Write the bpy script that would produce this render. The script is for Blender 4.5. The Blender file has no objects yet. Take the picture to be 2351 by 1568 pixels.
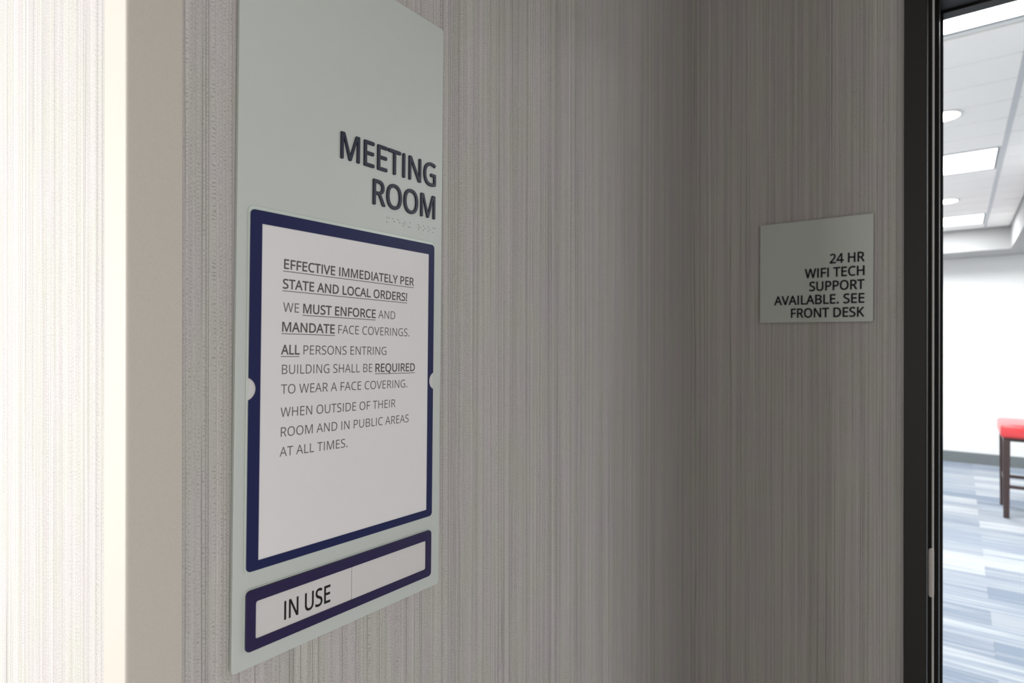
import bpy, bmesh, math, random, json
from mathutils import Matrix, Vector
random.seed(7)
scene = bpy.context.scene
COL = scene.collection
EYE = 1.45                      # camera height above the floor

# ------------------------------------------------------------------ camera, world, lights, exposure
cam_data = bpy.data.cameras.new('camera')
cam = bpy.data.objects.new('camera', cam_data)
COL.objects.link(cam)
YAW, ROLL = 0.651194, 0.001198
cam.matrix_world = (Matrix.Translation((0, 0, EYE)) @ Matrix.Rotation(YAW, 4, 'Z')
                    @ Matrix.Rotation(math.pi / 2, 4, 'X') @ Matrix.Rotation(ROLL, 4, 'Z'))
cam_data.sensor_width = 36.0
cam_data.lens = 1342.36 / 2351 * 36.0
cam_data.clip_start = 0.02
cam_data.dof.use_dof = True
cam_data.dof.focus_distance = 0.60
cam_data.dof.aperture_fstop = 7.0
scene.camera = cam

world = bpy.data.worlds.new('world')
scene.world = world
world.use_nodes = True
world.node_tree.nodes['Background'].inputs[0].default_value = (0.75, 0.85, 1.0, 1)
world.node_tree.nodes['Background'].inputs[1].default_value = 0.6

vs = scene.view_settings
vs.view_transform = 'Standard'
vs.look = 'None'
vs.gamma = 1.0
vs.use_curve_mapping = False
vs.exposure = 0.0
scene.cycles.max_bounces = 8
scene.cycles.diffuse_bounces = 5
scene.cycles.caustics_reflective = False
scene.cycles.caustics_refractive = False
scene.cycles.sample_clamp_indirect = 6.0


def area_light(name, loc, rot, sx, sy, power, color):
    d = bpy.data.lights.new(name, 'AREA')
    d.shape = 'RECTANGLE'
    d.size, d.size_y = sx, sy
    d.energy = power
    d.color = color
    o = bpy.data.objects.new(name, d)
    COL.objects.link(o)
    o.location = loc
    o.rotation_euler = rot
    return o


WINDOW_X0, WINDOW_X1 = -3.10, -0.91
# daylight from an assumed unseen window, added behind left to brighten the near wall
area_light('assumed_window_light', ((WINDOW_X0 + WINDOW_X1) / 2, -1.86, 1.45), (math.radians(90), 0, 0),
           WINDOW_X1 - WINDOW_X0, 2.0, 156, (1.0, 1.0, 0.975))
# weak unseen overhead fill added behind the camera, no fixture built
area_light('added_overhead_fill', (0.9, -0.85, 2.66), (0, 0, 0), 0.55, 1.1, 0.8, (1.0, 0.95, 0.90))
# unseen light added on the right, placed for the left wall's falloff
area_light('added_right_fill', (2.58, -0.88, 0.85), (0, math.radians(90), 0), 1.35, 1.65, 60, (1.0, 0.97, 0.945))
# meeting room light: one under each built troffer, plus unseen ones either side
for yy in (2.74, 5.16, 7.59):
    area_light('troffer_light', (-0.37, yy, 2.69), (0, 0, 0), 1.1, 0.5, 41, (0.95, 0.98, 1.0))
    area_light('troffer_light', (-2.0, yy, 2.69), (0, 0, 0), 1.1, 0.5, 30, (0.95, 0.98, 1.0))  # unseen light, no troffer built here
    area_light('unseen_side_light', (2.0, yy, 2.44), (0, 0, 0), 1.1, 0.5, 41, (0.95, 0.98, 1.0))  # unseen light below the side bulkhead, no fixture built

# ------------------------------------------------------------------ helpers

def link(o, parent=None):
    COL.objects.link(o)
    if parent is not None:
        o.parent = parent
    return o


def mesh_obj(name, bm, mat, parent=None, smooth=False, kind=None):
    me = bpy.data.meshes.new(name)
    bmesh.ops.recalc_face_normals(bm, faces=bm.faces)
    bm.to_mesh(me)
    bm.free()
    if mat is not None:
        me.materials.append(mat)
    if smooth:
        for p in me.polygons:
            p.use_smooth = True
    o = bpy.data.objects.new(name, me)
    if kind:
        o['kind'] = kind
    return link(o, parent)


def empty(name, loc=(0, 0, 0)):
    o = bpy.data.objects.new(name, None)
    o.empty_display_size = 0.05
    o.location = loc
    return link(o)


def tag(o, label, cat, group=None):
    o['label'] = label
    o['category'] = cat
    if group:
        o['group'] = group
    return o


def struct(o):
    o['kind'] = 'structure'
    return o


def box(bm, x0, x1, y0, y1, z0, z1, bevel=0.0, seg=2):
    vs_ = [bm.verts.new(p) for p in ((x0, y0, z0), (x1, y0, z0), (x1, y1, z0), (x0, y1, z0),
                                     (x0, y0, z1), (x1, y0, z1), (x1, y1, z1), (x0, y1, z1))]
    fs = [bm.faces.new([vs_[i] for i in f]) for f in
          ((3, 2, 1, 0), (4, 5, 6, 7), (0, 1, 5, 4), (1, 2, 6, 5), (2, 3, 7, 6), (3, 0, 4, 7))]
    if bevel > 0:
        edges = {e for f in fs for e in f.edges}
        bmesh.ops.bevel(bm, geom=list(edges), offset=bevel, segments=seg, affect='EDGES', profile=0.5)


def uv_wall(o):
    """UVs in metres: u runs along the wall, v is the height."""
    me = o.data
    uv = me.uv_layers.new(name='metres')
    for p in me.polygons:
        n = p.normal
        for li in p.loop_indices:
            c = me.vertices[me.loops[li].vertex_index].co
            if abs(n.x) > 0.7:
                uv.data[li].uv = (c.y + 7.0, c.z)
            elif abs(n.y) > 0.7:
                uv.data[li].uv = (c.x + 3.0, c.z)
            else:
                uv.data[li].uv = (c.x, c.y)


def rounded_rect(x0, x1, y0, y1, r, n=6):
    pts = []
    for cx, cy, a0 in ((x1 - r, y1 - r, 0), (x0 + r, y1 - r, 90), (x0 + r, y0 + r, 180), (x1 - r, y0 + r, 270)):
        for k in range(n + 1):
            a = math.radians(a0 + 90 * k / n)
            pts.append((cx + r * math.cos(a), cy + r * math.sin(a)))
    return pts


def plate(bm, loops, z0, z1, bevel=0.0):
    """Extruded flat shape; loops[0] is the outline, the others are holes."""
    c = bpy.data.curves.new('tmp', 'CURVE')
    c.dimensions = '2D'
    c.fill_mode = 'BOTH'
    for lp in loops:
        s = c.splines.new('POLY')
        s.points.add(len(lp) - 1)
        for i, (x, y) in enumerate(lp):
            s.points[i].co = (x, y, 0, 1)
        s.use_cyclic_u = True
    c.extrude = (z1 - z0) / 2 - bevel
    c.bevel_depth = bevel
    c.bevel_resolution = 1
    c.offset = -bevel
    o = bpy.data.objects.new('tmp', c)
    COL.objects.link(o)
    dg = bpy.context.evaluated_depsgraph_get()
    me = bpy.data.meshes.new_from_object(o.evaluated_get(dg))
    bpy.data.objects.remove(o)
    bpy.data.curves.remove(c)
    me.transform(Matrix.Translation((0, 0, (z0 + z1) / 2)))
    bm.from_mesh(me)
    bpy.data.meshes.remove(me)
    bmesh.ops.remove_doubles(bm, verts=bm.verts, dist=1e-6)


def disc(bm, cx, cy, z0, z1, r, n=40, r_in=None):
    for (a, b) in ([(0, 1)] if r_in is None else [(0, 1)]):
        pass
    out = [(cx + r * math.cos(2 * math.pi * k / n), cy + r * math.sin(2 * math.pi * k / n)) for k in range(n)]
    lo = [bm.verts.new((x, y, z0)) for x, y in out]
    hi = [bm.verts.new((x, y, z1)) for x, y in out]
    if r_in is None:
        bm.faces.new(lo[::-1]); bm.faces.new(hi)
        for k in range(n):
            bm.faces.new((lo[k], lo[(k + 1) % n], hi[(k + 1) % n], hi[k]))
    else:
        ins = [(cx + r_in * math.cos(2 * math.pi * k / n), cy + r_in * math.sin(2 * math.pi * k / n)) for k in range(n)]
        lo2 = [bm.verts.new((x, y, z0)) for x, y in ins]
        hi2 = [bm.verts.new((x, y, z1)) for x, y in ins]
        for k in range(n):
            j = (k + 1) % n
            bm.faces.new((lo[k], lo[j], hi[j], hi[k]))
            bm.faces.new((lo2[j], lo2[k], hi2[k], hi2[j]))
            bm.faces.new((lo[j], lo[k], lo2[k], lo2[j]))
            bm.faces.new((hi[k], hi[j], hi2[j], hi2[k]))


# ------------------------------------------------------------------ materials

class N:
    """small node builder"""
    def __init__(self, name):
        self.m = bpy.data.materials.new(name)
        self.m.use_nodes = True
        self.t = self.m.node_tree
        self.bsdf = self.t.nodes['Principled BSDF']

    def new(self, typ, **kw):
        n = self.t.nodes.new(typ)
        for k, v in kw.items():
            setattr(n, k, v)
        return n

    def put(self, sock, v):
        if isinstance(v, bpy.types.NodeSocket):
            self.t.links.new(v, sock)
        else:
            sock.default_value = v

    def math(self, op, a, b=None, c=None, clamp=False):
        n = self.new('ShaderNodeMath', operation=op, use_clamp=clamp)
        self.put(n.inputs[0], a)
        if b is not None:
            self.put(n.inputs[1], b)
        if c is not None:
            self.put(n.inputs[2], c)
        return n.outputs[0]

    def vec(self, x, y, z=0.0):
        n = self.new('ShaderNodeCombineXYZ')
        for i, v in enumerate((x, y, z)):
            self.put(n.inputs[i], v)
        return n.outputs[0]

    def noise(self, vec, scale, detail=2.0, rough=0.5):
        n = self.new('ShaderNodeTexNoise')
        self.put(n.inputs['Vector'], vec)
        n.inputs['Scale'].default_value = scale
        n.inputs['Detail'].default_value = detail
        n.inputs['Roughness'].default_value = rough
        return n.outputs['Fac']

    def smooth(self, v, a, b, to0=0.0, to1=1.0):
        n = self.new('ShaderNodeMapRange', interpolation_type='SMOOTHSTEP')
        self.put(n.inputs['Value'], v)
        n.inputs['From Min'].default_value = a
        n.inputs['From Max'].default_value = b
        n.inputs['To Min'].default_value = to0
        n.inputs['To Max'].default_value = to1
        return n.outputs[0]

    def mix(self, f, a, b):
        n = self.new('ShaderNodeMix', data_type='RGBA')
        self.put(n.inputs[0], f)
        self.put(n.inputs[6], a)
        self.put(n.inputs[7], b)
        return n.outputs[2]

    def bump(self, h, dist, strength=1.0):
        n = self.new('ShaderNodeBump')
        self.put(n.inputs['Height'], h)
        n.inputs['Distance'].default_value = dist
        n.inputs['Strength'].default_value = strength
        self.t.links.new(n.outputs[0], self.bsdf.inputs['Normal'])


def simple(name, color, rough=0.5, metal=0.0, spec=0.5, coat=0.0, vary=0.0, scale=40, bump=0.0):
    k = N(name)
    b = k.bsdf
    b.inputs['Roughness'].default_value = rough
    b.inputs['Metallic'].default_value = metal
    b.inputs['Specular IOR Level'].default_value = spec
    b.inputs['Coat Weight'].default_value = coat
    b.inputs['Coat Roughness'].default_value = 0.15
    tc = k.new('ShaderNodeTexCoord')
    n = k.noise(tc.outputs['Object'], scale, 3)
    c = k.mix(n, tuple(v * (1 - vary) for v in color) + (1,), tuple(min(1, v * (1 + vary)) for v in color) + (1,))
    k.put(b.inputs['Base Color'], c)
    if bump:
        n2 = k.noise(tc.outputs['Object'], scale * 4, 2)
        k.bump(n2, bump)
    return k.m


def wallpaper(name, base):
    """vertical thread vinyl: irregular ribs, dark grooves between some, rows of pin pricks"""
    k = N(name)
    uvn = k.new('ShaderNodeUVMap', uv_map='metres')
    sep = k.new('ShaderNodeSeparateXYZ')
    k.put(sep.inputs[0], uvn.outputs[0])
    u, v = sep.outputs[0], sep.outputs[1]
    PITCH, VP = 0.0028, 0.0031
    wob = k.noise(k.vec(k.math('MULTIPLY', u, 160.0), k.math('MULTIPLY', v, 1.1)), 1.0, 1.0)
    uw = k.math('MULTIPLY_ADD', wob, 0.0075, u)
    q = k.math('DIVIDE', uw, PITCH)
    cell = k.math('FLOOR', q)
    p = k.math('SUBTRACT', q, cell)                       # 0..1 inside a rib

    def rnd(off):
        n = k.new('ShaderNodeTexWhiteNoise', noise_dimensions='1D')
        k.put(n.inputs['W'], k.math('ADD', cell, off))
        return n.outputs['Value']
    r1, r2, r3 = rnd(0.37), rnd(511.7), rnd(97.3)
    d = k.math('ABSOLUTE', k.math('SUBTRACT', p, 0.5))   # 0 in the middle of the rib
    # pin pricks
    wv = k.noise(k.vec(k.math('MULTIPLY', u, 120.0), k.math('MULTIPLY', v, 120.0)), 1.0, 2.0)
    vv = k.math('ADD', k.math('DIVIDE', v, VP), k.math('MULTIPLY', r1, 5.0))
    vv = k.math('MULTIPLY_ADD', wv, 2.2, vv)
    wn = k.new('ShaderNodeTexWhiteNoise', noise_dimensions='2D')
    k.put(wn.inputs['Vector'], k.vec(cell, k.math('FLOOR', vv)))
    rr = wn.outputs['Value']
    dj = k.math('ABSOLUTE', k.math('ADD', k.math('SUBTRACT', p, 0.5), k.math('MULTIPLY', k.math('SUBTRACT', rr, 0.5), 0.34)))
    vf = k.math('ABSOLUTE', k.math('SUBTRACT', k.math('FRACT', vv), 0.5))
    dots = k.math('MULTIPLY', k.smooth(dj, 0.04, 0.18, 1, 0), k.smooth(vf, 0.04, 0.15, 1, 0))
    dots = k.math('MULTIPLY', dots, k.smooth(r2, 0.12, 0.22))
    fade = k.noise(k.vec(k.math('MULTIPLY', u, 90.0), k.math('MULTIPLY', v, 45.0)), 1.0, 1.0)
    dots = k.math('MULTIPLY', dots, k.smooth(fade, 0.30, 0.50))
    dots = k.math('MULTIPLY', dots, k.smooth(rr, 0.05, 0.6, 0.35, 1.15))
    # raised grain between the pricks
    grain = k.math('MULTIPLY', k.smooth(vf, 0.12, 0.42), k.smooth(d, 0.10, 0.34, 1, 0))
    # grooves between some ribs
    fadeg = k.noise(k.vec(k.math('MULTIPLY', u, 300.0), k.math('MULTIPLY', v, 6.0)), 1.0, 1.0)
    pg = k.math('ABSOLUTE', k.math('SUBTRACT', p, 0.12))
    groove = k.math('MULTIPLY', k.smooth(pg, 0.02, 0.15, 1, 0), k.smooth(r3, 0.30, 0.44, 1, 0))
    groove = k.math('MULTIPLY', groove, k.smooth(fadeg, 0.30, 0.55, 0.35, 1.0))
    # fine horizontal hairs
    hair = k.noise(k.vec(k.math('MULTIPLY', u, 260.0), k.math('MULTIPLY', v, 1900.0)), 1.0, 2.0)
    # slow streaks
    s1 = k.noise(k.vec(k.math('MULTIPLY', u, 45.0), k.math('MULTIPLY', v, 0.7)), 1.0, 2.0)
    s2 = k.noise(k.vec(k.math('MULTIPLY', u, 190.0), k.math('MULTIPLY', v, 2.2)), 1.0, 3.0, 0.6)
    shade = k.math('MULTIPLY_ADD', k.math('SUBTRACT', s1, 0.5), 0.26, 1.0)
    shade = k.math('MULTIPLY_ADD', k.math('SUBTRACT', s2, 0.5), 0.42, shade)
    shade = k.math('MULTIPLY_ADD', k.math('SUBTRACT', r1, 0.5), 0.13, shade)
    shade = k.math('MULTIPLY_ADD', k.math('SUBTRACT', hair, 0.5), 0.34, shade)
    mot = k.noise(k.vec(k.math('MULTIPLY', u, 700.0), k.math('MULTIPLY', v, 520.0)), 1.0, 2.0)
    shade = k.math('MULTIPLY_ADD', k.math('SUBTRACT', mot, 0.5), 0.30, shade)
    shade = k.math('MULTIPLY_ADD', groove, -0.42, shade)  # groove shade put into the colour as well as the bump
    shade = k.math('MULTIPLY_ADD', dots, -0.27, shade)  # embossed shade of the pricks put into the colour
    shade = k.math('MULTIPLY_ADD', grain, 0.09, shade)  # threads lightened in the colour as if catching light
    col = k.new('ShaderNodeMix', data_type='RGBA', blend_type='MULTIPLY')
    col.inputs[0].default_value = 1.0
    tint = k.noise(k.vec(k.math('MULTIPLY', u, 30.0), k.math('MULTIPLY', v, 9.0)), 1.0, 1.0)
    warm = k.mix(k.smooth(tint, 0.4, 0.6), (base[0], base[1] * 0.985, base[2] * 1.01, 1), (base[0] * 0.985, base[1], base[2] * 0.965, 1))
    k.put(col.inputs[6], warm)
    k.put(col.inputs[7], k.vec(shade, shade, shade))
    k.put(k.bsdf.inputs['Base Color'], col.outputs[2])
    k.bsdf.inputs['Roughness'].default_value = 0.62
    k.bsdf.inputs['Specular IOR Level'].default_value = 0.25
    h = k.math('MULTIPLY', k.smooth(d, 0.2, 0.5, 1, 0), 0.5)
    h = k.math('MULTIPLY_ADD', grain, 0.55, h)
    mott = k.noise(k.vec(k.math('MULTIPLY', u, 900.0), k.math('MULTIPLY', v, 900.0)), 1.0, 2.0)
    h = k.math('MULTIPLY_ADD', mott, 0.5, h)
    h = k.math('MULTIPLY_ADD', dots, -0.9, h)
    h = k.math('MULTIPLY_ADD', groove, -0.8, h)
    h = k.math('MULTIPLY_ADD', hair, 0.35, h)
    k.bump(h, 0.00030)
    return k.m


def emitter(name, color, strength):
    k = N(name)
    tc = k.new('ShaderNodeTexCoord')
    n = k.noise(tc.outputs['Object'], 3.0, 1)
    k.put(k.bsdf.inputs['Emission Color'], k.mix(n, tuple(c * 0.98 for c in color) + (1,), color + (1,)))
    k.bsdf.inputs['Emission Strength'].default_value = strength
    k.bsdf.inputs['Base Color'].default_value = (0.8, 0.8, 0.8, 1)
    return k.m


def carpet_mat(name, c0, c1):
    k = N(name)
    tc = k.new('ShaderNodeTexCoord')
    oi = k.new('ShaderNodeObjectInfo')
    sep = k.new('ShaderNodeSeparateXYZ')
    k.put(sep.inputs[0], tc.outputs['Object'])
    r = oi.outputs['Random']
    vec = k.vec(k.math('MULTIPLY_ADD', sep.outputs[0], 1.3, k.math('MULTIPLY', r, 50.0)),
                k.math('MULTIPLY_ADD', sep.outputs[1], 34.0, k.math('MULTIPLY', r, 90.0)))
    n1 = k.noise(vec, 1.0, 3.0, 0.55)
    f = k.math('ADD', n1, k.math('MULTIPLY', k.math('SUBTRACT', r, 0.5), 0.35))
    k.put(k.bsdf.inputs['Base Color'], k.mix(k.smooth(f, 0.38, 0.64), c0, c1))
    k.bsdf.inputs['Roughness'].default_value = 0.95
    k.bsdf.inputs['Specular IOR Level'].default_value = 0.1
    n2 = k.noise(tc.outputs['Object'], 900.0, 1.0)
    k.bump(n2, 0.001)
    return k.m


def clear_mat(name):
    k = N(name)
    out = k.t.nodes['Material Output']
    tr = k.new('ShaderNodeBsdfTransparent')
    gl = k.new('ShaderNodeBsdfGlossy')
    gl.inputs['Roughness'].default_value = 0.22
    fr = k.new('ShaderNodeFresnel')
    fr.inputs['IOR'].default_value = 1.35
    tc = k.new('ShaderNodeTexCoord')
    n = k.noise(tc.outputs['Object'], 30.0, 1)
    k.put(gl.inputs['Color'], k.mix(n, (0.9, 0.9, 0.92, 1), (1, 1, 1, 1)))
    mx = k.new('ShaderNodeMixShader')
    geo = k.new('ShaderNodeNewGeometry')
    k.put(mx.inputs[0], k.math('MULTIPLY', fr.outputs[0], k.math('SUBTRACT', 1.0, geo.outputs['Backfacing'])))
    k.put(mx.inputs[1], tr.outputs[0])
    k.put(mx.inputs[2], gl.outputs[0])
    k.t.nodes.remove(k.bsdf)
    k.t.links.new(mx.outputs[0], out.inputs['Surface'])
    return k.m


M_PAPER = wallpaper('wallpaper', (0.405, 0.387, 0.375))
M_GUARD = simple('guard_vinyl', (0.45, 0.42, 0.375), 0.42, spec=0.4, vary=0.10, scale=800, bump=0.00012)
M_PLATE = simple('frosted_acrylic', (0.445, 0.475, 0.452), 0.38, spec=0.45, vary=0.015, scale=60)
M_EDGE = simple('acrylic_edge', (0.48, 0.54, 0.50), 0.25, spec=0.6, vary=0.02)
M_NAVY = simple('navy_print', (0.010, 0.013, 0.064), 0.40, spec=0.22, vary=0.12, scale=900)
M_PURPLE = simple('violet_navy_print', (0.016, 0.009, 0.052), 0.38, spec=0.32, vary=0.12, scale=900)
M_LETTER = simple('navy_letter', (0.007, 0.010, 0.028), 0.42, spec=0.45, vary=0.1, scale=500)
M_LETTER2 = simple('dark_letter', (0.005, 0.006, 0.010), 0.6, spec=0.15, vary=0.1, scale=500)
M_HALLCEIL = simple('hall_ceiling_paint', (0.40, 0.39, 0.38), 0.85, spec=0.1, vary=0.02, scale=6)
M_WHITE = simple('white_insert', (0.53, 0.515, 0.515), 0.5, spec=0.3, vary=0.015, scale=80)
M_SHEET = simple('printer_paper', (0.65, 0.64, 0.65), 0.75, spec=0.15, vary=0.012, scale=120)
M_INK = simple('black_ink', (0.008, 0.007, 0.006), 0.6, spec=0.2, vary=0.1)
M_TONER = simple('grey_toner', (0.085, 0.072, 0.066), 0.7, spec=0.2, vary=0.1)
M_CLEAR = clear_mat('clear_cover')
M_BRAILLE = simple('braille_bead', (0.27, 0.30, 0.28), 0.3, spec=0.5, vary=0.05)
M_FRAME = simple('dark_bronze_paint', (0.0095, 0.0090, 0.0080), 0.5, spec=0.3, vary=0.12, scale=30)
M_GASKET = simple('gasket_highlight', (0.88, 0.87, 0.87), 0.45, spec=0.4, vary=0.05)
M_STEEL = simple('satin_steel', (0.85, 0.82, 0.80), 0.45, metal=0.15, vary=0.06, scale=200)
M_TILE = simple('ceiling_tile', (0.90, 0.88, 0.855), 0.9, spec=0.1, vary=0.02, scale=50)
M_TBAR = simple('ceiling_grid', (0.55, 0.56, 0.58), 0.6, vary=0.02)
M_TRIM = simple('fixture_trim', (0.16, 0.18, 0.18), 0.6, vary=0.05)
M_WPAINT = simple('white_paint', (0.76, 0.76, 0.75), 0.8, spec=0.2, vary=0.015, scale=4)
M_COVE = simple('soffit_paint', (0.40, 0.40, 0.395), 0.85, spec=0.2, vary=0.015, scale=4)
M_BASE = simple('grey_base', (0.145, 0.165, 0.17), 0.7, vary=0.12, scale=60)
M_SUB = simple('subfloor', (0.36, 0.35, 0.33), 0.95, vary=0.2, scale=90)
M_CARPET = carpet_mat('carpet_blue', (0.20, 0.235, 0.29, 1), (0.32, 0.345, 0.38, 1))
M_CARPET2 = carpet_mat('carpet_pale', (0.25, 0.285, 0.335, 1), (0.42, 0.435, 0.455, 1))
M_RED = simple('red_vinyl', (0.62, 0.045, 0.05), 0.35, spec=0.5, coat=0.4, vary=0.06, scale=20)
M_WOOD = simple('dark_stained_wood', (0.050, 0.030, 0.028), 0.35, spec=0.5, vary=0.3, scale=40)
M_LAMP = emitter('lamp_diffuser', (0.97, 0.99, 1.0), 6.0)
M_BULB = emitter('downlight_lens', (1.0, 0.98, 0.95), 30.0)

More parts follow.
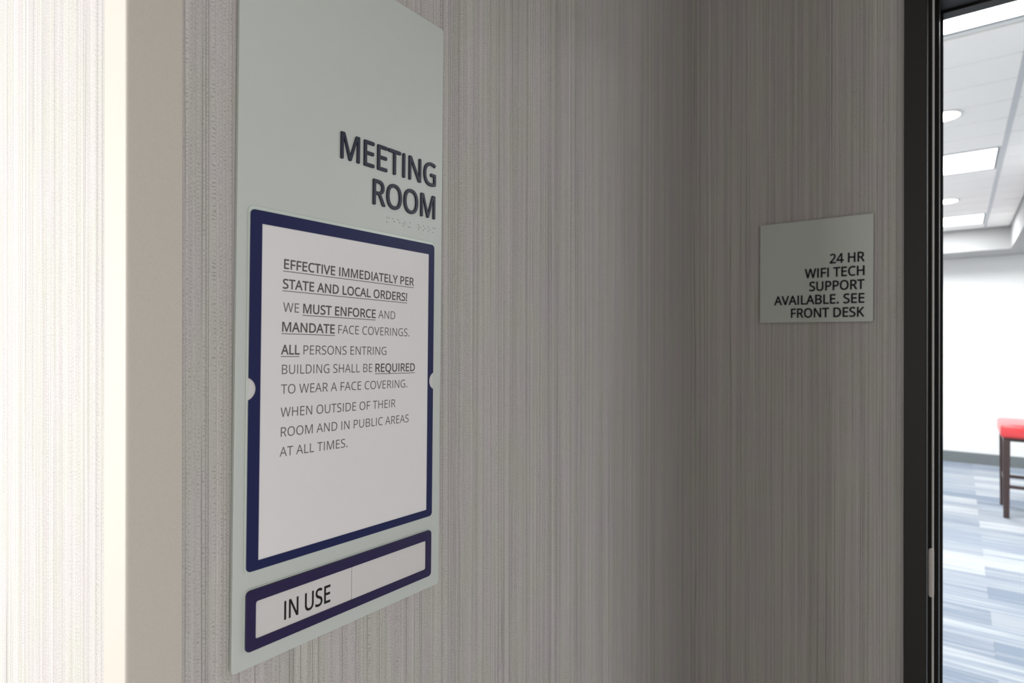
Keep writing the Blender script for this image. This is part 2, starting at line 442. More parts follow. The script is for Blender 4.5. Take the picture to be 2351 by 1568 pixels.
GLYPHS = r'''{"A":[512,[[437,0,368,177,141,177,73,0,0,0,224,575,289,575,512,0],[282,415,274,438,263,473,255,500,247,468,238,438,230,415,165,241,346,241]]],
"B":[521,[[241,573,276,572,307,569,336,565,361,558,384,551,404,541,421,529,434,515,445,497,453,478,457,456,459,431,458,414,456,399,452,384,446,371,
439,358,431,347,421,337,409,328,396,320,382,313,367,308,350,304,367,297,384,292,400,286,415,279,429,271,441,261,452,249,461,236,468,221,474,203,477,
184,478,163,476,138,472,115,464,93,454,74,441,57,425,42,406,29,385,19,362,11,337,5,309,1,279,0,78,0,78,573],[256,329,290,330,318,335,340,342,357,352,
369,366,377,382,382,401,384,423,382,445,376,463,365,478,351,490,332,499,308,506,279,510,245,511,150,511,150,329],[150,269,150,61,265,61,301,63,330,68,
354,78,371,91,384,107,394,125,399,145,401,168,400,183,398,197,394,210,388,221,380,232,370,241,358,249,344,256,327,262,307,266,285,268,260,269]]],
"C":[507,[[323,517,301,516,280,513,260,508,241,502,223,493,206,482,192,470,178,456,166,440,155,423,146,404,139,383,133,361,129,337,126,312,125,286,
126,263,128,241,131,220,135,200,140,181,147,164,160,139,175,117,192,99,213,83,236,71,262,62,291,57,322,55,394,62,460,78,460,15,393,-2,312,-8,284,-7,
257,-4,232,1,208,8,186,17,166,28,147,41,130,56,115,72,101,90,89,109,78,131,69,154,62,178,56,203,52,230,50,258,49,287,49,308,51,329,53,349,57,369,61,
388,67,406,77,432,89,456,103,478,120,499,138,517,159,534,181,548,206,559,233,569,261,575,292,579,324,581,346,580,367,578,388,576,409,572,429,567,448,
561,465,554,482,547,453,486,394,508,378,512,360,515,342,517]]],"D":[585,[[536,292,535,261,533,231,528,203,521,177,512,153,501,131,488,110,474,91,457,
74,439,58,420,45,399,33,376,23,351,15,325,8,297,4,268,1,237,0,78,0,78,573,254,573,282,572,309,569,335,565,359,558,382,550,404,540,424,529,443,516,460,
501,476,484,490,466,502,446,513,425,521,401,528,377,533,350,536,322],[460,289,460,314,457,337,454,359,449,379,443,398,435,415,421,437,404,457,384,474,
361,487,336,498,308,505,277,509,244,511,150,511,150,62,228,62,265,63,299,68,329,76,357,87,381,102,402,119,420,140,434,164,446,190,454,220,459,253]]],
"E":[446,[[398,0,78,0,78,573,398,573,398,509,150,509,150,330,383,330,383,268,150,268,150,63,398,63]]],"F":[416,[[150,0,78,0,78,573,398,573,398,509,
150,509,150,306,383,306,383,243,150,243]]],"G":[584,[[326,302,524,302,524,22,431,-1,323,-8,294,-7,267,-4,241,1,217,8,194,17,173,28,154,40,136,55,120,
71,105,89,92,108,81,130,71,152,63,176,57,202,52,229,50,257,49,286,50,316,53,343,58,370,65,395,73,419,84,442,97,463,111,482,127,500,145,517,164,531,
186,544,208,555,233,564,259,571,286,577,315,580,346,581,369,580,392,578,415,576,437,572,516,547,489,484,421,508,401,512,382,515,362,517,342,517,319,
516,298,514,278,510,259,505,241,498,225,489,202,474,181,455,164,434,150,409,142,392,136,373,131,353,127,332,125,310,124,286,125,264,127,243,130,222,
134,202,140,184,146,166,159,141,175,119,194,100,216,84,232,75,251,68,270,62,292,58,315,55,340,55,404,59,452,68,452,238,326,238]]],"H":[594,[[516,0,
443,0,443,267,150,267,150,0,78,0,78,573,150,573,150,330,443,330,443,573,516,573]]],"I":[236,[[82,0,82,573,154,573,154,0]]],"K":[496,[[496,0,411,0,209,
273,150,222,150,0,78,0,78,573,150,573,150,290,199,345,249,399,403,573,488,573,261,323]]],"L":[420,[[78,0,78,573,150,573,150,64,400,64,400,0]]],
"M":[727,[[330,0,146,498,144,0,78,0,78,573,184,573,362,104,544,573,650,573,650,0,578,0,576,498,390,0]]],"N":[609,[[532,0,447,0,141,476,141,432,143,
378,144,320,144,0,78,0,78,573,161,573,467,99,468,137,466,193,464,249,464,573,532,573]]],"O":[626,[[577,287,577,265,576,244,573,224,570,204,566,185,
561,166,551,140,540,116,526,94,510,73,493,54,473,38,451,24,428,13,402,4,375,-3,345,-7,314,-8,281,-7,251,-3,222,4,196,13,173,25,151,39,131,55,114,73,
98,94,85,116,74,141,65,167,60,185,56,204,53,224,51,245,49,266,49,288,50,317,52,344,56,370,62,396,69,419,78,442,88,463,100,482,114,500,130,517,147,531,
166,545,186,556,208,565,232,572,258,577,285,580,314,581,342,580,369,577,393,572,417,565,438,556,459,545,477,532,495,517,510,501,524,483,536,463,547,
442,557,420,564,396,570,370,574,344,577,316],[125,287,126,264,127,241,130,220,134,200,139,181,145,163,157,138,171,117,188,98,207,83,230,70,255,62,283,
56,314,55,345,56,373,62,398,70,420,83,439,98,456,117,470,138,481,163,487,181,492,200,496,220,499,241,501,264,501,287,500,322,496,354,490,384,481,411,
470,435,456,457,440,475,421,491,398,503,373,511,345,516,314,518,283,516,255,511,230,502,207,490,188,475,171,457,157,435,145,411,139,393,134,374,130,
354,127,333,126,311]]],"P":[485,[[229,573,265,571,297,568,326,562,352,553,374,542,393,528,409,513,421,495,431,475,439,454,443,430,444,404,444,387,441,
370,438,353,433,336,426,321,417,306,407,292,395,278,380,266,364,255,345,246,324,238,301,231,275,227,247,224,216,223,150,223,150,0,78,0,78,573],[223,
511,150,511,150,285,208,285,234,285,258,288,279,291,298,296,315,303,330,311,342,322,352,334,360,347,365,363,369,381,370,401,367,427,361,449,350,468,
334,484,314,495,289,504,258,509]]],"Q":[626,[[577,287,577,264,575,242,573,221,569,200,564,180,559,160,548,133,535,108,520,85,503,64,483,46,461,30,437,
17,411,6,548,-136,444,-136,334,-7,324,-8,314,-8,281,-7,251,-3,222,4,196,13,173,25,151,39,131,55,114,73,98,94,85,116,74,141,65,167,60,185,56,204,53,
224,51,245,49,266,49,288,50,317,52,344,56,370,62,396,69,419,78,442,88,463,100,482,114,500,130,517,147,531,166,545,186,556,208,565,232,572,258,577,285,
580,314,581,342,580,369,577,393,572,417,565,438,556,459,545,477,532,495,517,510,501,524,483,536,463,547,442,557,420,564,396,570,370,574,344,577,316],
[125,287,126,264,127,241,130,220,134,200,139,181,145,163,157,138,171,117,188,98,207,83,230,70,255,62,283,56,314,55,345,56,373,62,398,70,420,83,439,98,
456,117,470,138,481,163,487,181,492,200,496,220,499,241,501,264,501,287,500,322,496,354,490,384,481,411,470,435,456,457,440,475,421,491,398,503,373,
511,345,516,314,518,283,516,255,511,230,502,207,490,188,475,171,457,157,435,145,411,139,393,134,374,130,354,127,333,126,311]]],"R":[499,[[236,573,270,
571,301,568,329,562,353,555,375,544,393,532,409,517,422,500,432,481,439,460,443,436,444,410,443,388,440,368,435,350,427,334,418,319,408,306,397,295,
385,285,330,257,487,0,403,0,264,237,150,237,150,0,78,0,78,573],[232,510,150,510,150,298,236,298,268,299,296,304,319,313,338,325,352,341,362,359,368,
381,370,407,369,424,366,440,361,455,355,467,346,477,336,486,324,494,310,500,293,504,275,507,254,509]]],"S":[440,[[403,153,401,128,396,106,389,85,378,
66,364,49,348,35,328,22,307,11,283,3,257,-3,228,-7,198,-8,137,-5,83,4,41,19,41,88,113,65,134,60,156,57,179,55,201,55,222,55,240,57,257,61,273,66,286,
72,298,79,308,88,316,98,322,109,327,120,329,133,330,147,330,160,327,173,324,184,318,194,311,204,302,213,291,221,277,230,196,265,131,294,118,302,106,
311,95,320,85,330,76,340,69,351,63,363,57,375,53,389,50,403,49,418,48,435,50,457,54,477,61,496,71,513,84,528,99,542,116,553,136,563,157,571,180,576,
205,579,231,581,254,580,276,578,297,576,318,572,389,549,366,487,302,508,284,512,266,515,248,517,229,517,212,517,196,515,182,511,169,507,158,501,148,
494,140,486,133,478,128,468,124,457,122,446,121,434,122,420,124,407,128,396,133,386,140,376,149,367,160,359,172,351,246,318,270,309,293,299,313,289,
332,279,348,268,362,255,374,242,385,228,392,212,398,194,401,175]]],"T":[446,[[259,0,187,0,187,509,8,509,8,573,437,573,437,509,259,509]]],"U":[586,
[[513,202,512,173,507,146,500,120,489,95,476,72,459,52,439,35,416,20,399,11,380,4,360,-1,338,-5,315,-7,290,-8,256,-6,225,-2,196,7,171,18,148,32,128,
50,111,71,97,93,86,118,78,144,74,173,72,204,72,573,144,573,144,201,147,168,154,139,165,114,182,93,203,76,228,64,259,57,294,55,319,56,342,59,361,65,
379,73,394,84,407,96,418,110,427,126,433,143,438,161,441,181,442,202,442,573,513,573]]],"V":[481,[[481,573,277,0,204,0,0,573,75,573,204,205,220,160,
231,119,241,80,250,119,262,161,277,207,405,573]]],"W":[746,[[735,573,583,0,510,0,399,375,389,410,380,443,373,471,370,488,367,471,361,443,352,409,342,
373,234,0,161,0,10,573,85,573,174,223,183,186,190,151,196,118,201,87,206,119,213,154,222,191,232,227,333,573,407,573,512,225,523,187,532,151,538,117,
544,87,550,129,560,175,572,224,660,573]]],"Y":[454,[[227,291,376,573,454,573,263,222,263,0,191,0,191,219,0,573,79,573]]],"2":[459,[[417,0,38,0,38,59,
188,210,261,287,275,304,287,320,298,337,306,353,313,370,318,387,321,405,322,424,320,446,315,466,306,482,294,496,278,507,261,514,242,519,221,520,200,
520,181,517,164,512,147,506,83,466,45,513,94,548,153,572,169,576,186,578,203,580,221,581,246,579,270,576,293,570,313,562,331,552,347,540,361,526,372,
510,382,492,388,472,392,451,394,428,393,406,389,385,383,364,375,344,365,324,353,305,340,286,324,267,247,185,128,67,417,64]]],"4":[459,[[443,130,359,
130,359,0,291,0,291,130,17,130,17,190,286,576,359,576,359,193,443,193],[291,193,291,494,86,193]]],"!":[216,[[131,161,85,161,65,573,151,573],[58,43,59,
57,61,69,66,78,72,85,80,90,88,94,97,96,107,97,117,96,126,94,135,90,142,85,149,78,153,69,156,57,157,43,156,30,153,18,149,9,142,2,135,-4,126,-8,117,-10,
107,-11,97,-10,88,-8,80,-4,72,2,66,9,61,18,59,30]]],".":[215,[[58,43,59,57,61,69,66,78,72,85,80,90,88,94,97,96,107,97,117,96,126,94,135,90,142,85,149,
78,153,69,156,57,157,43,156,30,153,18,149,9,142,2,135,-4,126,-8,117,-10,107,-11,97,-10,88,-8,80,-4,72,2,66,9,61,18,59,30]]]," ":[209,[]]}'''
# ------------------------------------------------------------------ room shell
XA = -0.45          # plane of the wall that carries the tall sign
YB = 1.2218         # plane of the wall that carries the small sign
YC = 0.158          # plane of the bright wall left of the corner guard
ZC = 2.70           # ceiling height
YF = 8.90           # far wall of the meeting room

bm = bmesh.new(); box(bm, -0.488, XA, YC, YB, 0, ZC)
uv_wall(struct(mesh_obj('wall_left', bm, M_PAPER)))
bm = bmesh.new(); box(bm, -3.6, -0.488, YC, YC + 0.12, 0, ZC)
uv_wall(struct(mesh_obj('wall_front', bm, M_PAPER)))
bm = bmesh.new()
box(bm, -0.488, -0.066, YB, YB + 0.19, 0, ZC)
box(bm, 0.906, 1.75, YB, YB + 0.19, 0, ZC)
box(bm, -0.066, 0.906, YB, YB + 0.19, 2.135, ZC)
uv_wall(struct(mesh_obj('wall_back', bm, M_PAPER)))
bm = bmesh.new(); box(bm, 0.97, 1.09, 0.04, YB, 0, ZC)
uv_wall(struct(mesh_obj('wall_right_blocker', bm, M_PAPER)))  # unseen return wall, shaped to block the added right-hand light from the corner
bm = bmesh.new(); box(bm, 1.09, 2.72, 0.04, 0.16, 0, ZC)
uv_wall(struct(mesh_obj('wall_front_right', bm, M_PAPER)))
bm = bmesh.new()
box(bm, 2.60, 2.72, -0.05, 0.16, 0, ZC); box(bm, 2.60, 2.72, -1.9, -1.71, 0, ZC)
box(bm, 2.60, 2.72, -1.71, -0.05, 1.55, ZC); box(bm, 2.60, 2.72, -1.71, -0.05, 0, 0.16)
uv_wall(struct(mesh_obj('wall_hall_right', bm, M_PAPER)))
bm = bmesh.new(); box(bm, -3.72, -3.6, -1.9, YC + 0.12, 0, ZC)
uv_wall(struct(mesh_obj('wall_hall_end', bm, M_PAPER)))
bm = bmesh.new()
box(bm, -3.72, WINDOW_X0, -2.02, -1.9, 0, ZC)
box(bm, WINDOW_X1, 2.72, -2.02, -1.9, 0, ZC)
box(bm, WINDOW_X0, WINDOW_X1, -2.02, -1.9, 0, 0.42)
box(bm, WINDOW_X0, WINDOW_X1, -2.02, -1.9, 2.48, ZC)
uv_wall(struct(mesh_obj('wall_window_side', bm, M_PAPER)))
win = struct(empty('assumed_window', ((WINDOW_X0 + WINDOW_X1) / 2, -1.96, 0.42)))  # unseen window, assumed as the source of the left daylight
bm = bmesh.new()
hw = (WINDOW_X1 - WINDOW_X0) / 2
for a, b, c, d in ((-hw, hw, 0, .05), (-hw, hw, 2.01, 2.06), (-hw, -hw + .05, .05, 2.01), (hw - .05, hw, .05, 2.01), (-.02, .02, .05, 2.01)):
    box(bm, a, b, -.03, .03, c, d)
mesh_obj('window_frame', bm, M_FRAME, win)

bm = bmesh.new(); box(bm, -3.72, 3.6, -2.02, YF + 0.12, -0.06, 0)
floor = struct(mesh_obj('floor', bm, M_SUB))
bm = bmesh.new(); box(bm, -3.72, 3.6, 1.35, YF + 0.12, ZC + 0.012, ZC + 0.08)
ceiling = struct(mesh_obj('ceiling', bm, M_WPAINT))
bm = bmesh.new(); box(bm, -3.72, 2.72, -2.02, 1.35, ZC, ZC + 0.08)
struct(mesh_obj('ceiling', bm, M_HALLCEIL))
# meeting room walls
bm = bmesh.new(); box(bm, -3.2, 3.6, YF, YF + 0.12, 0, ZC)
struct(mesh_obj('wall_far', bm, M_WPAINT))
bm = bmesh.new(); box(bm, -3.2, -3.08, 1.42, YF, 0, ZC)
struct(mesh_obj('wall_far_left', bm, M_WPAINT))
bm = bmesh.new(); box(bm, 3.48, 3.6, 1.42, YF, 0, ZC)
struct(mesh_obj('wall_far_right', bm, M_WPAINT))
bm = bmesh.new()
box(bm, -3.2, -0.066, 1.4119, 1.42, 0, ZC)
box(bm, 0.906, 3.6, 1.4119, 1.42, 0, ZC)
box(bm, -0.066, 0.906, 1.4119, 1.42, 2.135, ZC)
struct(mesh_obj('wall_far_near', bm, M_WPAINT))
bm = bmesh.new(); box(bm, -3.08, 3.48, YF - 0.012, YF, 0.0, 0.128, 0.003, 1)
struct(mesh_obj('baseboard_far', bm, M_BASE))

# bulkheads that drop from the meeting room ceiling
XS, YS, ZS = 0.455, 8.245, 2.456
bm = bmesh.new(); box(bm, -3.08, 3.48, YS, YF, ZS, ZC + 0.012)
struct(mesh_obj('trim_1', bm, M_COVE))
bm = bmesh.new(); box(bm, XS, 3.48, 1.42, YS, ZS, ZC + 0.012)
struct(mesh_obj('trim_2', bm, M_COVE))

# ceiling planks between runners, laid around the recessed lamps
TR0 = 4.864
rows = []
y = TR0 - 11 * 0.305
while y + 0.305 < YS + 0.02:
    rows.append(y); y += 0.305
LAMP_Y = [TR0 - 2.44, TR0, TR0 + 2.44]
cols = [(-3.08, -2.203), (-2.203, -0.983), (-0.983, 0.237), (0.237, XS)]
tile_cache = {}
for (a, b) in cols:
    for yy in rows:
        y0, y1 = max(yy, 1.42), min(yy + 0.305, YS)
        if y1 - y0 < 0.05:
            continue
        if a in (-2.203, -0.983) and any(ly - 0.02 < yy < ly + 0.6 - 0.02 for ly in LAMP_Y):
            continue
        key = (round(b - a, 3), round(y1 - y0, 3))
        if key not in tile_cache:
            bm = bmesh.new()
            w, l = key[0] - 0.016, key[1] - 0.014
            box(bm, -w / 2, w / 2, -l / 2, l / 2, 0, 0.014, 0.005, 1)
            o = mesh_obj('ceiling_tile', bm, M_TILE, ceiling)
            tile_cache[key] = o.data
        else:
            o = link(bpy.data.objects.new('ceiling_tile', tile_cache[key]), ceiling)
        o.location = ((a + b) / 2, (y0 + y1) / 2, ZC)
for xx in (-2.203, -0.983, 0.237):
    bm = bmesh.new(); box(bm, xx - 0.012, xx + 0.012, 1.42, YS, ZC - 0.002, ZC + 0.012)
    mesh_obj('ceiling_runner', bm, M_TBAR, ceiling)

# carpet planks in the meeting room
bm = bmesh.new(); box(bm, -0.4998, 0.4998, -0.0998, 0.0998, 0, 0.006, 0.0005, 1)
pl0 = mesh_obj('carpet_plank', bm, M_CARPET, floor)
me_a = pl0.data
me_b = me_a.copy(); me_b.materials.clear(); me_b.materials.append(M_CARPET2)
rr = random.Random(11)
first = True
ny = 0
yy = 1.45
while yy + 0.2 <= YF:
    off = [0.14, -0.36, 0.14, 0.63][ny % 4]
    for i in range(-2, 3):
        xx = off + i * 1.0 - 0.5
        if xx - 0.5 < -1.9 or xx + .5 > 2.9:
            continue
        me = me_b if rr.random() < 0.36 else me_a
        if first:
            o = pl0; first = False
        else:
            o = link(bpy.data.objects.new('carpet_plank', me), floor)
        o.location = (xx, yy + 0.1, 0)
    yy += 0.2
    ny += 1

# ------------------------------------------------------------------ corner guard
L, T = 0.0356, 0.0016
prof = [(-0.488, YC), (-0.488, YC - T * 0.4), (-0.4872, YC - T)]
for kk in range(7):
    a = math.radians(-90 + 90 * kk / 6)
    prof.append((XA + T - 0.0025 + 0.0025 * math.cos(a), YC - T + 0.0025 + 0.0025 * math.sin(a)))
prof += [(XA + T, YC + L - 0.0008), (XA + T * 0.4, YC + L), (XA, YC + L), (XA, YC)]
bm = bmesh.new()
lo = [bm.verts.new((x, y_, 0.0)) for x, y_ in prof]
hi = [bm.verts.new((x, y_, ZC)) for x, y_ in prof]
n = len(prof)
for i in range(n):
    bm.faces.new((lo[i], lo[(i + 1) % n], hi[(i + 1) % n], hi[i]))
bm.faces.new(lo); bm.faces.new(hi)
struct(mesh_obj('trim_3', bm, M_GUARD))

# ------------------------------------------------------------------ door frame
DW = 0.84      # opening width used to mirror the jamb
door = struct(empty('door_1', (0.42, YB, 0)))
# plan of the left jamb, seen from above, from the hall edge round to the room side
FY = YB - 0.0175
plan = [(-0.0735, YB), (-0.0735, FY + 0.002), (-0.0725, FY), (-0.0430, FY), (-0.0415, FY + 0.0006), (-0.0408, FY + 0.0022),
        (-0.0408, YB + 0.028), (-0.0356, YB + 0.028), (-0.0353, YB + 0.0285),
        (-0.0353, YB + 0.060), (-0.0345, YB + 0.098), (-0.0270, YB + 0.098), (-0.0270, YB + 0.178),
        (-0.0225, YB + 0.178), (-0.0225, YB + 0.2080), (-0.0735, YB + 0.2080), (-0.0735, YB + 0.19), (-0.066, YB + 0.19), (-0.066, YB)]
ox, oy = 0.42, YB

HEAD = 2.083
def jamb(mirror):
    bm = bmesh.new()
    pts = [((x - ox) * (-1 if mirror else 1), y_ - oy) for x, y_ in plan]
    a = [bm.verts.new((x, y_, 0)) for x, y_ in pts]
    # mitred top: the head has the same section
    b = [bm.verts.new((x, y_, HEAD + (-0.0225 - px_))) for (x, y_), (px_, _) in zip(pts, plan)]
    m = len(pts)
    for i in range(m):
        bm.faces.new((a[i], a[(i + 1) % m], b[(i + 1) % m], b[i]))
    bm.faces.new(a); bm.faces.new(b)
    return mesh_obj('jamb', bm, M_FRAME, door)
jamb(False); jamb(True)
bm = bmesh.new()
lft = [bm.verts.new((px_ - ox, y_ - oy, HEAD + (-0.0225 - px_))) for px_, y_ in plan]
rgt = [bm.verts.new((-(px_ - ox), y_ - oy, HEAD + (-0.0225 - px_))) for px_, y_ in plan]
m = len(plan)
for i in range(m):
    bm.faces.new((lft[i], lft[(i + 1) % m], rgt[(i + 1) % m], rgt[i]))
bm.faces.new(lft); bm.faces.new(rgt)
mesh_obj('door_head', bm, M_FRAME, door)
# gasket strip along the stop, coloured near white to carry its edge highlight
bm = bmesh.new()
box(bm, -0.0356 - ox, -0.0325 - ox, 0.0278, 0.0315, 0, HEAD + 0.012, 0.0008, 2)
g = mesh_obj('gasket', bm, M_GASKET, door); g['label'] = 'thin pale gasket strip with painted edge highlight'
# strike: rounded satin steel lip
bm = bmesh.new()
pl = []
w, h = 0.0042, 0.0425
zc = EYE - 0.400
for kk in range(9):
    a = math.pi * kk / 8
    pl.append((w * math.cos(a), h - w + w * math.sin(a)))
for kk in range(9):
    a = math.pi + math.pi * kk / 8
    pl.append((w * math.cos(a), -h + w + w * math.sin(a)))
plate(bm, [pl], 0, 0.0042, 0.0014)
st = mesh_obj('strike_plate', bm, M_STEEL, door, smooth=True)
st.matrix_local = Matrix.Translation((-0.0363 - ox, 0.0278, zc)) @ Matrix.Rotation(math.pi / 2, 4, 'X')
st['label'] = 'satin steel strike lip'

# ------------------------------------------------------------------ lettering
G = json.loads(GLYPHS)


def glyph_loops(ch, sc, xs):
    return [[(lp[i] * sc * xs, lp[i + 1] * sc) for i in range(0, len(lp), 2)] for lp in G[ch][1]]


def bounds(ch):
    xs = [lp[i] for lp in G[ch][1] for i in range(0, len(lp), 2)]
    return min(xs), max(xs)


def layout(text, x0, x1, cap):
    """fit the text between x0 and x1; returns scale, x squeeze and the pen position of every character"""
    sc = cap / 573.0
    lsb = bounds(text[0])[0]
    adv = sum(G[c][0] for c in text[:-1])
    width = adv + bounds(text[-1])[1] - lsb
    xs = (x1 - x0) / (width * sc)
    pens, x = [], x0 - lsb * sc * xs
    for c in text:
        pens.append(x)
        x += G[c][0] * sc * xs
    return sc, xs, pens


def round_corners(lp, r):
    out, n_ = [], len(lp)
    for i in range(n_):
        a, p, c = Vector(lp[i - 1]), Vector(lp[i]), Vector(lp[(i + 1) % n_])
        u_, w_ = a - p, c - p
        la, lc = u_.length, w_.length
        turn = math.pi - u_.angle(w_, 0)
        if turn > 0.6 and (p - a).x * (c - p).y - (p - a).y * (c - p).x < 0:   # only corners that stick out
            dd = min(r, 0.42 * la, 0.42 * lc)
            p0, p1 = p + u_ * (dd / la), p + w_ * (dd / lc)
            for t in (0, 0.33, 0.67, 1):
                q = p0 * (1 - t) ** 2 + p * (2 * t * (1 - t)) + p1 * t * t
                out.append((q.x, q.y))
        else:
            out.append((p.x, p.y))
    return out


def offset_loop(lp, d):
    # glyph outlines run clockwise outside and anticlockwise for holes: outward is always the left side
    n_, out = len(lp), []
    for i in range(n_):
        a, p, c = Vector(lp[i - 1]), Vector(lp[i]), Vector(lp[(i + 1) % n_])
        e0, e1 = (p - a).normalized(), (c - p).normalized()
        n0, n1 = Vector((-e0.y, e0.x)), Vector((-e1.y, e1.x))
        mv = n0 + n1
        if mv.length < 1e-6:
            mv = n0
        mv.normalize()
        k_ = d / max(0.5, mv.dot(n0))
        out.append((p.x + mv.x * k_, p.y + mv.y * k_))
    return out


def plate_fill(bm, loops, z):
    c = bpy.data.curves.new('tmp', 'CURVE')
    c.dimensions = '2D'
    c.fill_mode = 'FRONT'
    for lp in loops:
        s = c.splines.new('POLY')
        s.points.add(len(lp) - 1)
        for i, (x, y_) in enumerate(lp):
            s.points[i].co = (x * 100, y_ * 100, 0, 1)
        s.use_cyclic_u = True
    o = bpy.data.objects.new('tmp', c)
    COL.objects.link(o)
    dg = bpy.context.evaluated_depsgraph_get()
    me = bpy.data.meshes.new_from_object(o.evaluated_get(dg))
    bpy.data.objects.remove(o)
    bpy.data.curves.remove(c)
    me.transform(Matrix.Translation((0, 0, z)) @ Matrix.Scale(0.01, 4))
    bm.from_mesh(me)
    bpy.data.meshes.remove(me)


letter_cache = {}


def letter_mesh(ch, sc, xs, off, z0, z1, bevel, mat):
    key = (ch, round(sc, 8), round(xs, 3), off, z0, z1, bevel, mat.name)
    if key in letter_cache:
        return letter_cache[key]
    base = [round_corners(lp, 14 * sc) if bevel > 0 else lp for lp in glyph_loops(ch, sc, xs)]
    inner = [offset_loop(lp, off - bevel) for lp in base]
    outer = [offset_loop(lp, off) for lp in base]
    bm = bmesh.new()
    plate_fill(bm, inner, z1)
    if z1 - z0 > 0.0001:
        for li_, lo_ in zip(inner, outer):
            rings = [[bm.verts.new((x, y_, z)) for x, y_ in lp] for lp, z in
                     ((lo_, z0), (lo_, z1 - bevel), ([((a[0] * 0.3 + b_[0] * 0.7), (a[1] * 0.3 + b_[1] * 0.7)) for a, b_ in zip(li_, lo_)], z1 - bevel * 0.3), (li_, z1))]
            nn = len(lo_)
            for r0, r1 in zip(rings, rings[1:]):
                for q in range(nn):
                    bm.faces.new((r0[q], r0[(q + 1) % nn], r1[(q + 1) % nn], r1[q]))
    bmesh.ops.remove_doubles(bm, verts=bm.verts, dist=1e-7)
    bmesh.ops.recalc_face_normals(bm, faces=bm.faces)
    me = bpy.data.meshes.new('letter')
    bm.to_mesh(me)
    bm.free()
    me.materials.append(mat)
    me.name = 'letter'
    letter_cache[key] = me
    return me


def raised_text(text, x0, x1, base, cap, off, z0, z1, bevel, mat, parent):
    sc, xs, pens = layout(text, x0, x1, cap)
    for ch, px_ in zip(text, pens):
        if ch == ' ':
            continue
        o = link(bpy.data.objects.new('letter', letter_mesh(ch, sc, round(xs, 3), off, z0, z1, bevel, mat)), parent)
        o.location = (px_, base, 0)


def printed_line(runs, base, cap, z, mat, parent, name='text_line', under=None, thick=0.0003):
    """flat print: one mesh for a line; runs = (text, x0, x1, weight)"""
    bm = bmesh.new()
    for text, x0, x1, off in runs:
        sc, xs, pens = layout(text, x0, x1, cap)
        for ch, px_ in zip(text, pens):
            if ch == ' ':
                continue
            me = letter_mesh(ch, sc, round(xs, 3), off, 0, 0.00002, 0, mat).copy()
            me.transform(Matrix.Translation((px_, base, z)))
            bm.from_mesh(me)
            bpy.data.meshes.remove(me)
    o = mesh_obj(name, bm, mat, parent)
    if under:
        for (a, b, yy_) in under:
            bm = bmesh.new()
            box(bm, a, b, yy_ - thick, yy_ + thick, z, z + 0.00003)
            mesh_obj('underline', bm, mat, parent)
    return o


# ------------------------------------------------------------------ tall meeting room sign
RHO = -0.011887
sign = empty('room_sign')
sign.matrix_world = (Matrix.Translation((XA, 0.35, EYE))
                     @ Matrix(((0, 0, 1, 0), (1, 0, 0, 0), (0, 1, 0, 0), (0, 0, 0, 1))) @ Matrix.Rotation(RHO, 4, 'Z'))
tag(sign, 'tall frosted grey-green acrylic sign reading MEETING ROOM with navy framed notice and IN USE slider', 'sign')
SX0, SX1, SY0, SY1 = -0.1200, 0.1057, -0.2591, 0.3391
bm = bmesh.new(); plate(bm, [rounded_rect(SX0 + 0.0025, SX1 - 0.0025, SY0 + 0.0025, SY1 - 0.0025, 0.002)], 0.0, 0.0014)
mesh_obj('mounting_pad', bm, M_INK, sign)  # black pad brought out to the edge, standing in for the shadow line
bm = bmesh.new(); plate(bm, [rounded_rect(SX0 + 0.0004, SX1 - 0.0004, SY0 + 0.0004, SY1 - 0.0004, 0.003)], 0.0014, 0.0036, 0.0003)
mesh_obj('back_panel', bm, M_EDGE, sign)
bm = bmesh.new(); plate(bm, [rounded_rect(SX0, SX1, SY0, SY1, 0.003)], 0.0036, 0.0060, 0.0005)
mesh_obj('face_panel', bm, M_PLATE, sign)

raised_text('MEETING', -0.0257, 0.0944, 0.1656, 0.0238, 0.0004, 0.0060, 0.0077, 0.0004, M_LETTER, sign)
raised_text('ROOM', 0.0114, 0.0938, 0.1313, 0.0238, 0.0004, 0.0060, 0.0077, 0.0004, M_LETTER, sign)

bm = bmesh.new()
CELLS = [(0, 2, 3), (0, 4), (0, 4), (1, 2, 3, 4), (2, 3, 5), None, (0, 1, 2, 4), (0, 2, 4), (0, 2, 4), (0, 2, 3)]
for i, cell in enumerate(CELLS):
    if cell is None:
        continue
    for dn in cell:
        cx, cy = 0.0292 + i * 0.0070 + (dn // 3) * 0.0024, 0.1216 - (dn % 3) * 0.0024
        bmesh.ops.create_uvsphere(bm, u_segments=10, v_segments=6, radius=0.0007,
                                  matrix=Matrix.Translation((cx, cy, 0.0059)) @ Matrix.Diagonal((1, 1, 0.85, 1)))
o = mesh_obj('braille', bm, M_BRAILLE, sign, smooth=True, kind='stuff')

# notice holder: clear edged slab, white backing, navy printed border with two finger notches
HX0, HX1, HY0, HY1 = -0.1101, 0.0927, -0.1829, 0.1032
bm = bmesh.new(); plate(bm, [rounded_rect(HX0 - 0.0014, HX1 + 0.0012, HY0 - 0.0010, HY1 + 0.0030, 0.0045)], 0.0060, 0.0070, 0.0003)
mesh_obj('holder_edge', bm, M_EDGE, sign)
bm = bmesh.new(); plate(bm, [rounded_rect(HX0, HX1, HY0, HY1, 0.004)], 0.0070, 0.0072)
mesh_obj('holder_backing', bm, M_WHITE, sign)


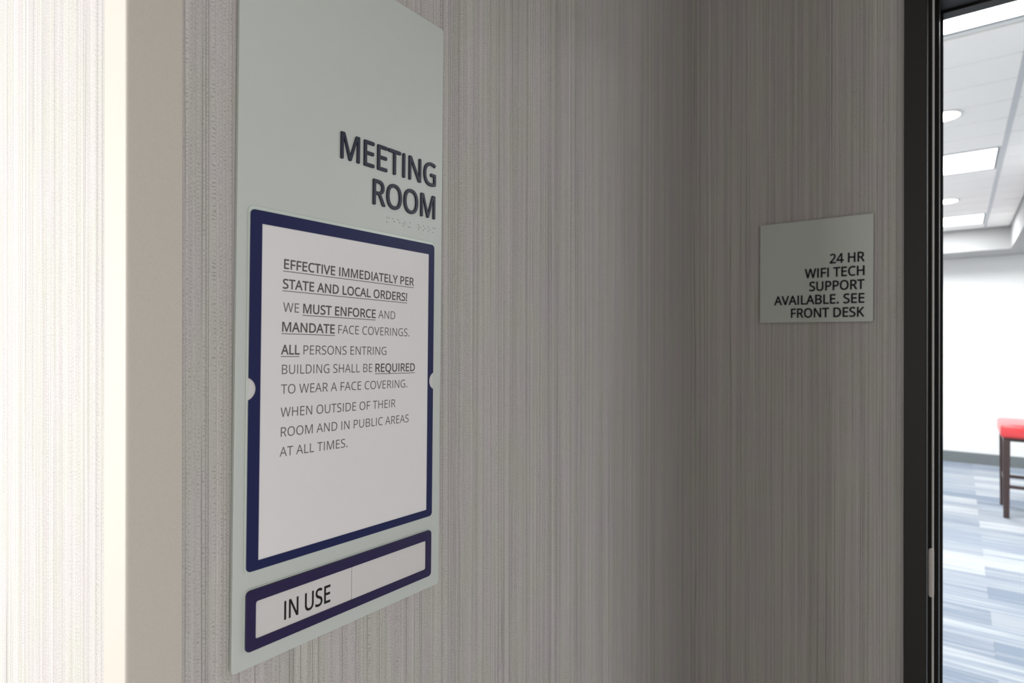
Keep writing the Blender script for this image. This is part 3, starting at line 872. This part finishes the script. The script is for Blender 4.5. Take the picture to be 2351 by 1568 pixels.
def notch_outline(x0, x1, y0, y1, r):
    pts = rounded_rect(x0, x1, y0, y1, r)     # starts at the right, top corner first, anticlockwise
    k7 = 7
    right_top, left_top, left_bot, right_bot = pts[:k7], pts[k7:2 * k7], pts[2 * k7:3 * k7], pts[3 * k7:]
    def arc(cx, cy, hh, dep, sgn):
        R = (hh * hh + dep * dep) / (2 * dep)
        th = math.asin(min(1, hh / R)) if dep < R else math.pi - math.asin(hh / R)
        out = []
        for q in range(13):
            t = -th + 2 * th * q / 12
            out.append((cx + sgn * (R * math.cos(t) - (R - dep)), cy + R * math.sin(t) * (-1 if sgn > 0 else 1)))
        return out
    return (right_top + left_top + arc(x0, -0.0390, 0.0088, 0.0060, 1)
            + left_bot + right_bot + arc(x1, -0.0406, 0.0086, 0.0057, -1))


bm = bmesh.new()
plate(bm, [notch_outline(HX0, HX1, HY0, HY1, 0.0038), rounded_rect(-0.1003, 0.0851, -0.1755, 0.0927, 0.0004, 2)], 0.0072, 0.0080, 0.0001)
f = mesh_obj('notice_frame', bm, M_NAVY, sign)
f['label'] = 'navy blue border around the notice'
bm = bmesh.new(); plate(bm, [rounded_rect(-0.1002, 0.0850, -0.1754, 0.0926, 0.0004, 2)], 0.0077, 0.0080)
mesh_obj('clear_cover', bm, M_CLEAR, sign)

# slider
bm = bmesh.new(); plate(bm, [rounded_rect(-0.1110, 0.0922, -0.2462, -0.1966, 0.0045)], 0.0060, 0.0068, 0.0003)
mesh_obj('slider_edge', bm, M_EDGE, sign)
bm = bmesh.new()
plate(bm, [rounded_rect(-0.1102, 0.0916, -0.2454, -0.1976, 0.0038), rounded_rect(-0.1021, 0.0839, -0.2371, -0.2072, 0.0018)], 0.0068, 0.0088, 0.0002)
f = mesh_obj('slider_frame', bm, M_PURPLE, sign)
f['label'] = 'violet navy border of the slider'
bm = bmesh.new(); box(bm, -0.1024, -0.00965, -0.2374, -0.2069, 0.0060, 0.0077, 0.0001, 1)
sl = mesh_obj('slider_panel', bm, M_WHITE, sign)
printed_line([('IN USE', -0.0768, -0.0326, 0.00028)], -0.2311, 0.0150, 0.0077, M_INK, sl, name='printed_word')
bm = bmesh.new(); box(bm, -0.0092, 0.0842, -0.2374, -0.2069, 0.0060, 0.0078, 0.0001, 1)
mesh_obj('slider_panel', bm, M_WHITE, sign)

# the printed notice slid into the holder
notice = empty('paper_notice')
notice.matrix_world = sign.matrix_world @ Matrix.Rotation(-0.010, 4, 'Z')
tag(notice, 'white printed face covering notice behind the navy border of the meeting room sign', 'notice')
bm = bmesh.new()
pts = [(-0.1022, -0.1775), (0.0870, -0.1760), (0.0866, 0.0955), (-0.1018, 0.0940)]
ca, sa_ = math.cos(0.010), math.sin(0.010)
plate(bm, [[(x * ca - y_ * sa_, x * sa_ + y_ * ca) for x, y_ in pts]], 0.00722, 0.00734)
mesh_obj('sheet', bm, M_SHEET, notice)
B, R_ = 0.00022, -0.00003
CAP, ZT = 0.0078, 0.00736
TL = [
    ([('EFFECTIVE IMMEDIATELY PER', -0.0812, 0.0635, B)], 0.0583, [(-0.0821, 0.0636, 0.0562)]),
    ([('STATE AND LOCAL ORDERS!', -0.0819, 0.0547, B)], 0.0419, [(-0.0823, 0.0549, 0.0399)]),
    ([('WE', -0.0814, -0.0666, R_), ('MUST ENFORCE', -0.0626, 0.0149, B), ('AND', 0.0183, 0.0396, R_)], 0.0226, [(-0.0634, 0.0150, 0.0207)]),
    ([('MANDATE', -0.0817, -0.0309, B), ('FACE COVERINGS.', -0.0270, 0.0586, R_)], 0.0063, [(-0.0824, -0.0305, 0.0045)]),
    ([('ALL', -0.0822, -0.0655, B), ('PERSONS ENTRING', -0.0617, 0.0291, R_)], -0.0126, [(-0.0824, -0.0654, -0.0144)]),
    ([('BUILDING SHALL BE', -0.0813, 0.0122, R_), ('REQUIRED', 0.0161, 0.0669, B)], -0.0289, [(0.0156, 0.0673, -0.0307)]),
    ([('TO WEAR A FACE COVERING.', -0.0818, 0.0571, R_)], -0.0452, None),
    ([('WHEN OUTSIDE OF THEIR', -0.0817, 0.0419, R_)], -0.0642, None),
    ([('ROOM AND IN PUBLIC AREAS', -0.0811, 0.0598, R_)], -0.0805, None),
    ([('AT ALL TIMES.', -0.0818, -0.0146, R_)], -0.0968, None),
]
for runs, base, under in TL:
    printed_line(runs, base, CAP, ZT, M_TONER, notice, under=under, thick=0.0003)

# ------------------------------------------------------------------ small sign on the back wall
small = empty('support_sign')
small.matrix_world = (Matrix.Translation((-0.3112, YB, EYE + 0.0373))
                      @ Matrix(((1, 0, 0, 0), (0, 0, -1, 0), (0, 1, 0, 0), (0, 0, 0, 1))) @ Matrix.Rotation(-0.0035, 4, 'Z'))
tag(small, 'small square frosted sign reading 24 HR WIFI TECH SUPPORT beside the door', 'sign')
bm = bmesh.new(); plate(bm, [rounded_rect(0.010, 0.182, 0.010, 0.182, 0.002)], 0.0, 0.0008)
mesh_obj('mounting_pad', bm, M_TRIM, small)
bm = bmesh.new(); plate(bm, [rounded_rect(0, 0.1917, 0, 0.1924, 0.0008, 3)], 0.0008, 0.0050, 0.0004)
mesh_obj('face_panel', bm, M_PLATE, small)
for text, x0, base in (('24 HR', -0.1884, 0.1455), ('WIFI TECH', -0.2301, 0.1207), ('SUPPORT', -0.2223, 0.0960),
                       ('AVAILABLE. SEE', -0.2841, 0.0712), ('FRONT DESK', -0.2540, 0.0464)):
    raised_text(text, x0 + 0.3112, -0.1334 + 0.3112, base - 0.0373, 0.0170, 0.00045, 0.0050, 0.0058, 0.0002, M_LETTER2, small)

# ------------------------------------------------------------------ recessed ceiling lamps

def troffer(cx, cy, z, label):
    t = empty('ceiling_light', (cx, cy, z))
    tag(t, label, 'ceiling light', 'rectangular recessed ceiling lights')
    bm = bmesh.new()
    w, l = 0.60, 0.296
    box(bm, -w, w, -l, -l + 0.012, -0.001, 0.010); box(bm, -w, w, l - 0.012, l, -0.001, 0.010)
    box(bm, -w, -w + 0.012, -l + 0.012, l - 0.012, -0.001, 0.010); box(bm, w - 0.012, w, -l + 0.012, l - 0.012, -0.001, 0.010)
    mesh_obj('light_frame', bm, M_TBAR, t)
    bm = bmesh.new()
    w2, l2 = w - 0.012, l - 0.012
    box(bm, -w2, w2, -l2, -l2 + 0.012, -0.0015, 0.008); box(bm, -w2, w2, l2 - 0.012, l2, -0.0015, 0.008)
    box(bm, -w2, -w2 + 0.012, -l2 + 0.012, l2 - 0.012, -0.0015, 0.008); box(bm, w2 - 0.012, w2, -l2 + 0.012, l2 - 0.012, -0.0015, 0.008)
    mesh_obj('shadow_gap', bm, M_TRIM, t)
    bm = bmesh.new()
    box(bm, -w2 + 0.012, w2 - 0.012, -l2 + 0.012, l2 - 0.012, 0.000, 0.006)
    mesh_obj('diffuser', bm, M_LAMP, t)


for i, ly in enumerate(LAMP_Y):
    troffer(-0.373, ly + 0.299 - (0.04 if i == 0 else 0), ZC, ['large bright ceiling light panel just inside the door head',
                                     'bright rectangular ceiling light panel between the two round downlights',
                                     'farthest bright ceiling light panel next to the far bulkhead'][i])


def downlight(cx, cy, label):
    t = empty('downlight', (cx, cy, ZC))
    tag(t, label, 'downlight', 'round downlights in the meeting room ceiling')
    bm = bmesh.new(); disc(bm, 0, 0, -0.006, 0.002, 0.098, r_in=0.080)
    mesh_obj('trim_ring', bm, M_WPAINT, t)
    bm = bmesh.new(); disc(bm, 0, 0, -0.005, -0.001, 0.0805)
    mesh_obj('lens', bm, M_BULB, t)


downlight(-0.070, 4.02, 'nearer round downlight glaring beside the door frame')
downlight(-0.080, 6.46, 'farther round downlight close to the door frame')

# ------------------------------------------------------------------ red bar stool
stool = empty('bar_stool', (0.525, 6.53, 0.006))
tag(stool, 'bar stool with red vinyl seat and dark wooden legs on the blue carpet', 'stool')
bm = bmesh.new()
box(bm, -0.245, 0.245, -0.29, 0.29, 0.657, 0.770, 0.028, 4)
mesh_obj('seat', bm, M_RED, stool, smooth=True)
bm = bmesh.new(); box(bm, -0.225, 0.225, -0.265, 0.265, 0.632, 0.660, 0.002, 1)
mesh_obj('seat_frame', bm, M_WOOD, stool)


def leg(sx, sy):
    bm = bmesh.new()
    x, y_ = sx * 0.205, sy * 0.245
    box(bm, x - 0.024, x + 0.024, y_ - 0.024, y_ + 0.024, 0.0, 0.634, 0.002, 1)
    for v in bm.verts:
        if v.co.z < 0.1:
            v.co.x = x + (v.co.x - x) * 0.8 + sx * 0.0
            v.co.y = y_ + (v.co.y - y_) * 0.8
    return bm


for sx in (-1, 1):
    for sy in (-1, 1):
        mesh_obj('leg', leg(sx, sy), M_WOOD, stool)
for sy in (-1, 1):
    bm = bmesh.new(); box(bm, -0.183, 0.183, sy * 0.245 - 0.011, sy * 0.245 + 0.011, 0.245, 0.272, 0.002, 1)
    mesh_obj('stretcher', bm, M_WOOD, stool)
for sx in (-1, 1):
    bm = bmesh.new(); box(bm, sx * 0.205 - 0.011, sx * 0.205 + 0.011, -0.223, 0.223, 0.275, 0.305, 0.002, 1)
    mesh_obj('stretcher', bm, M_WOOD, stool)
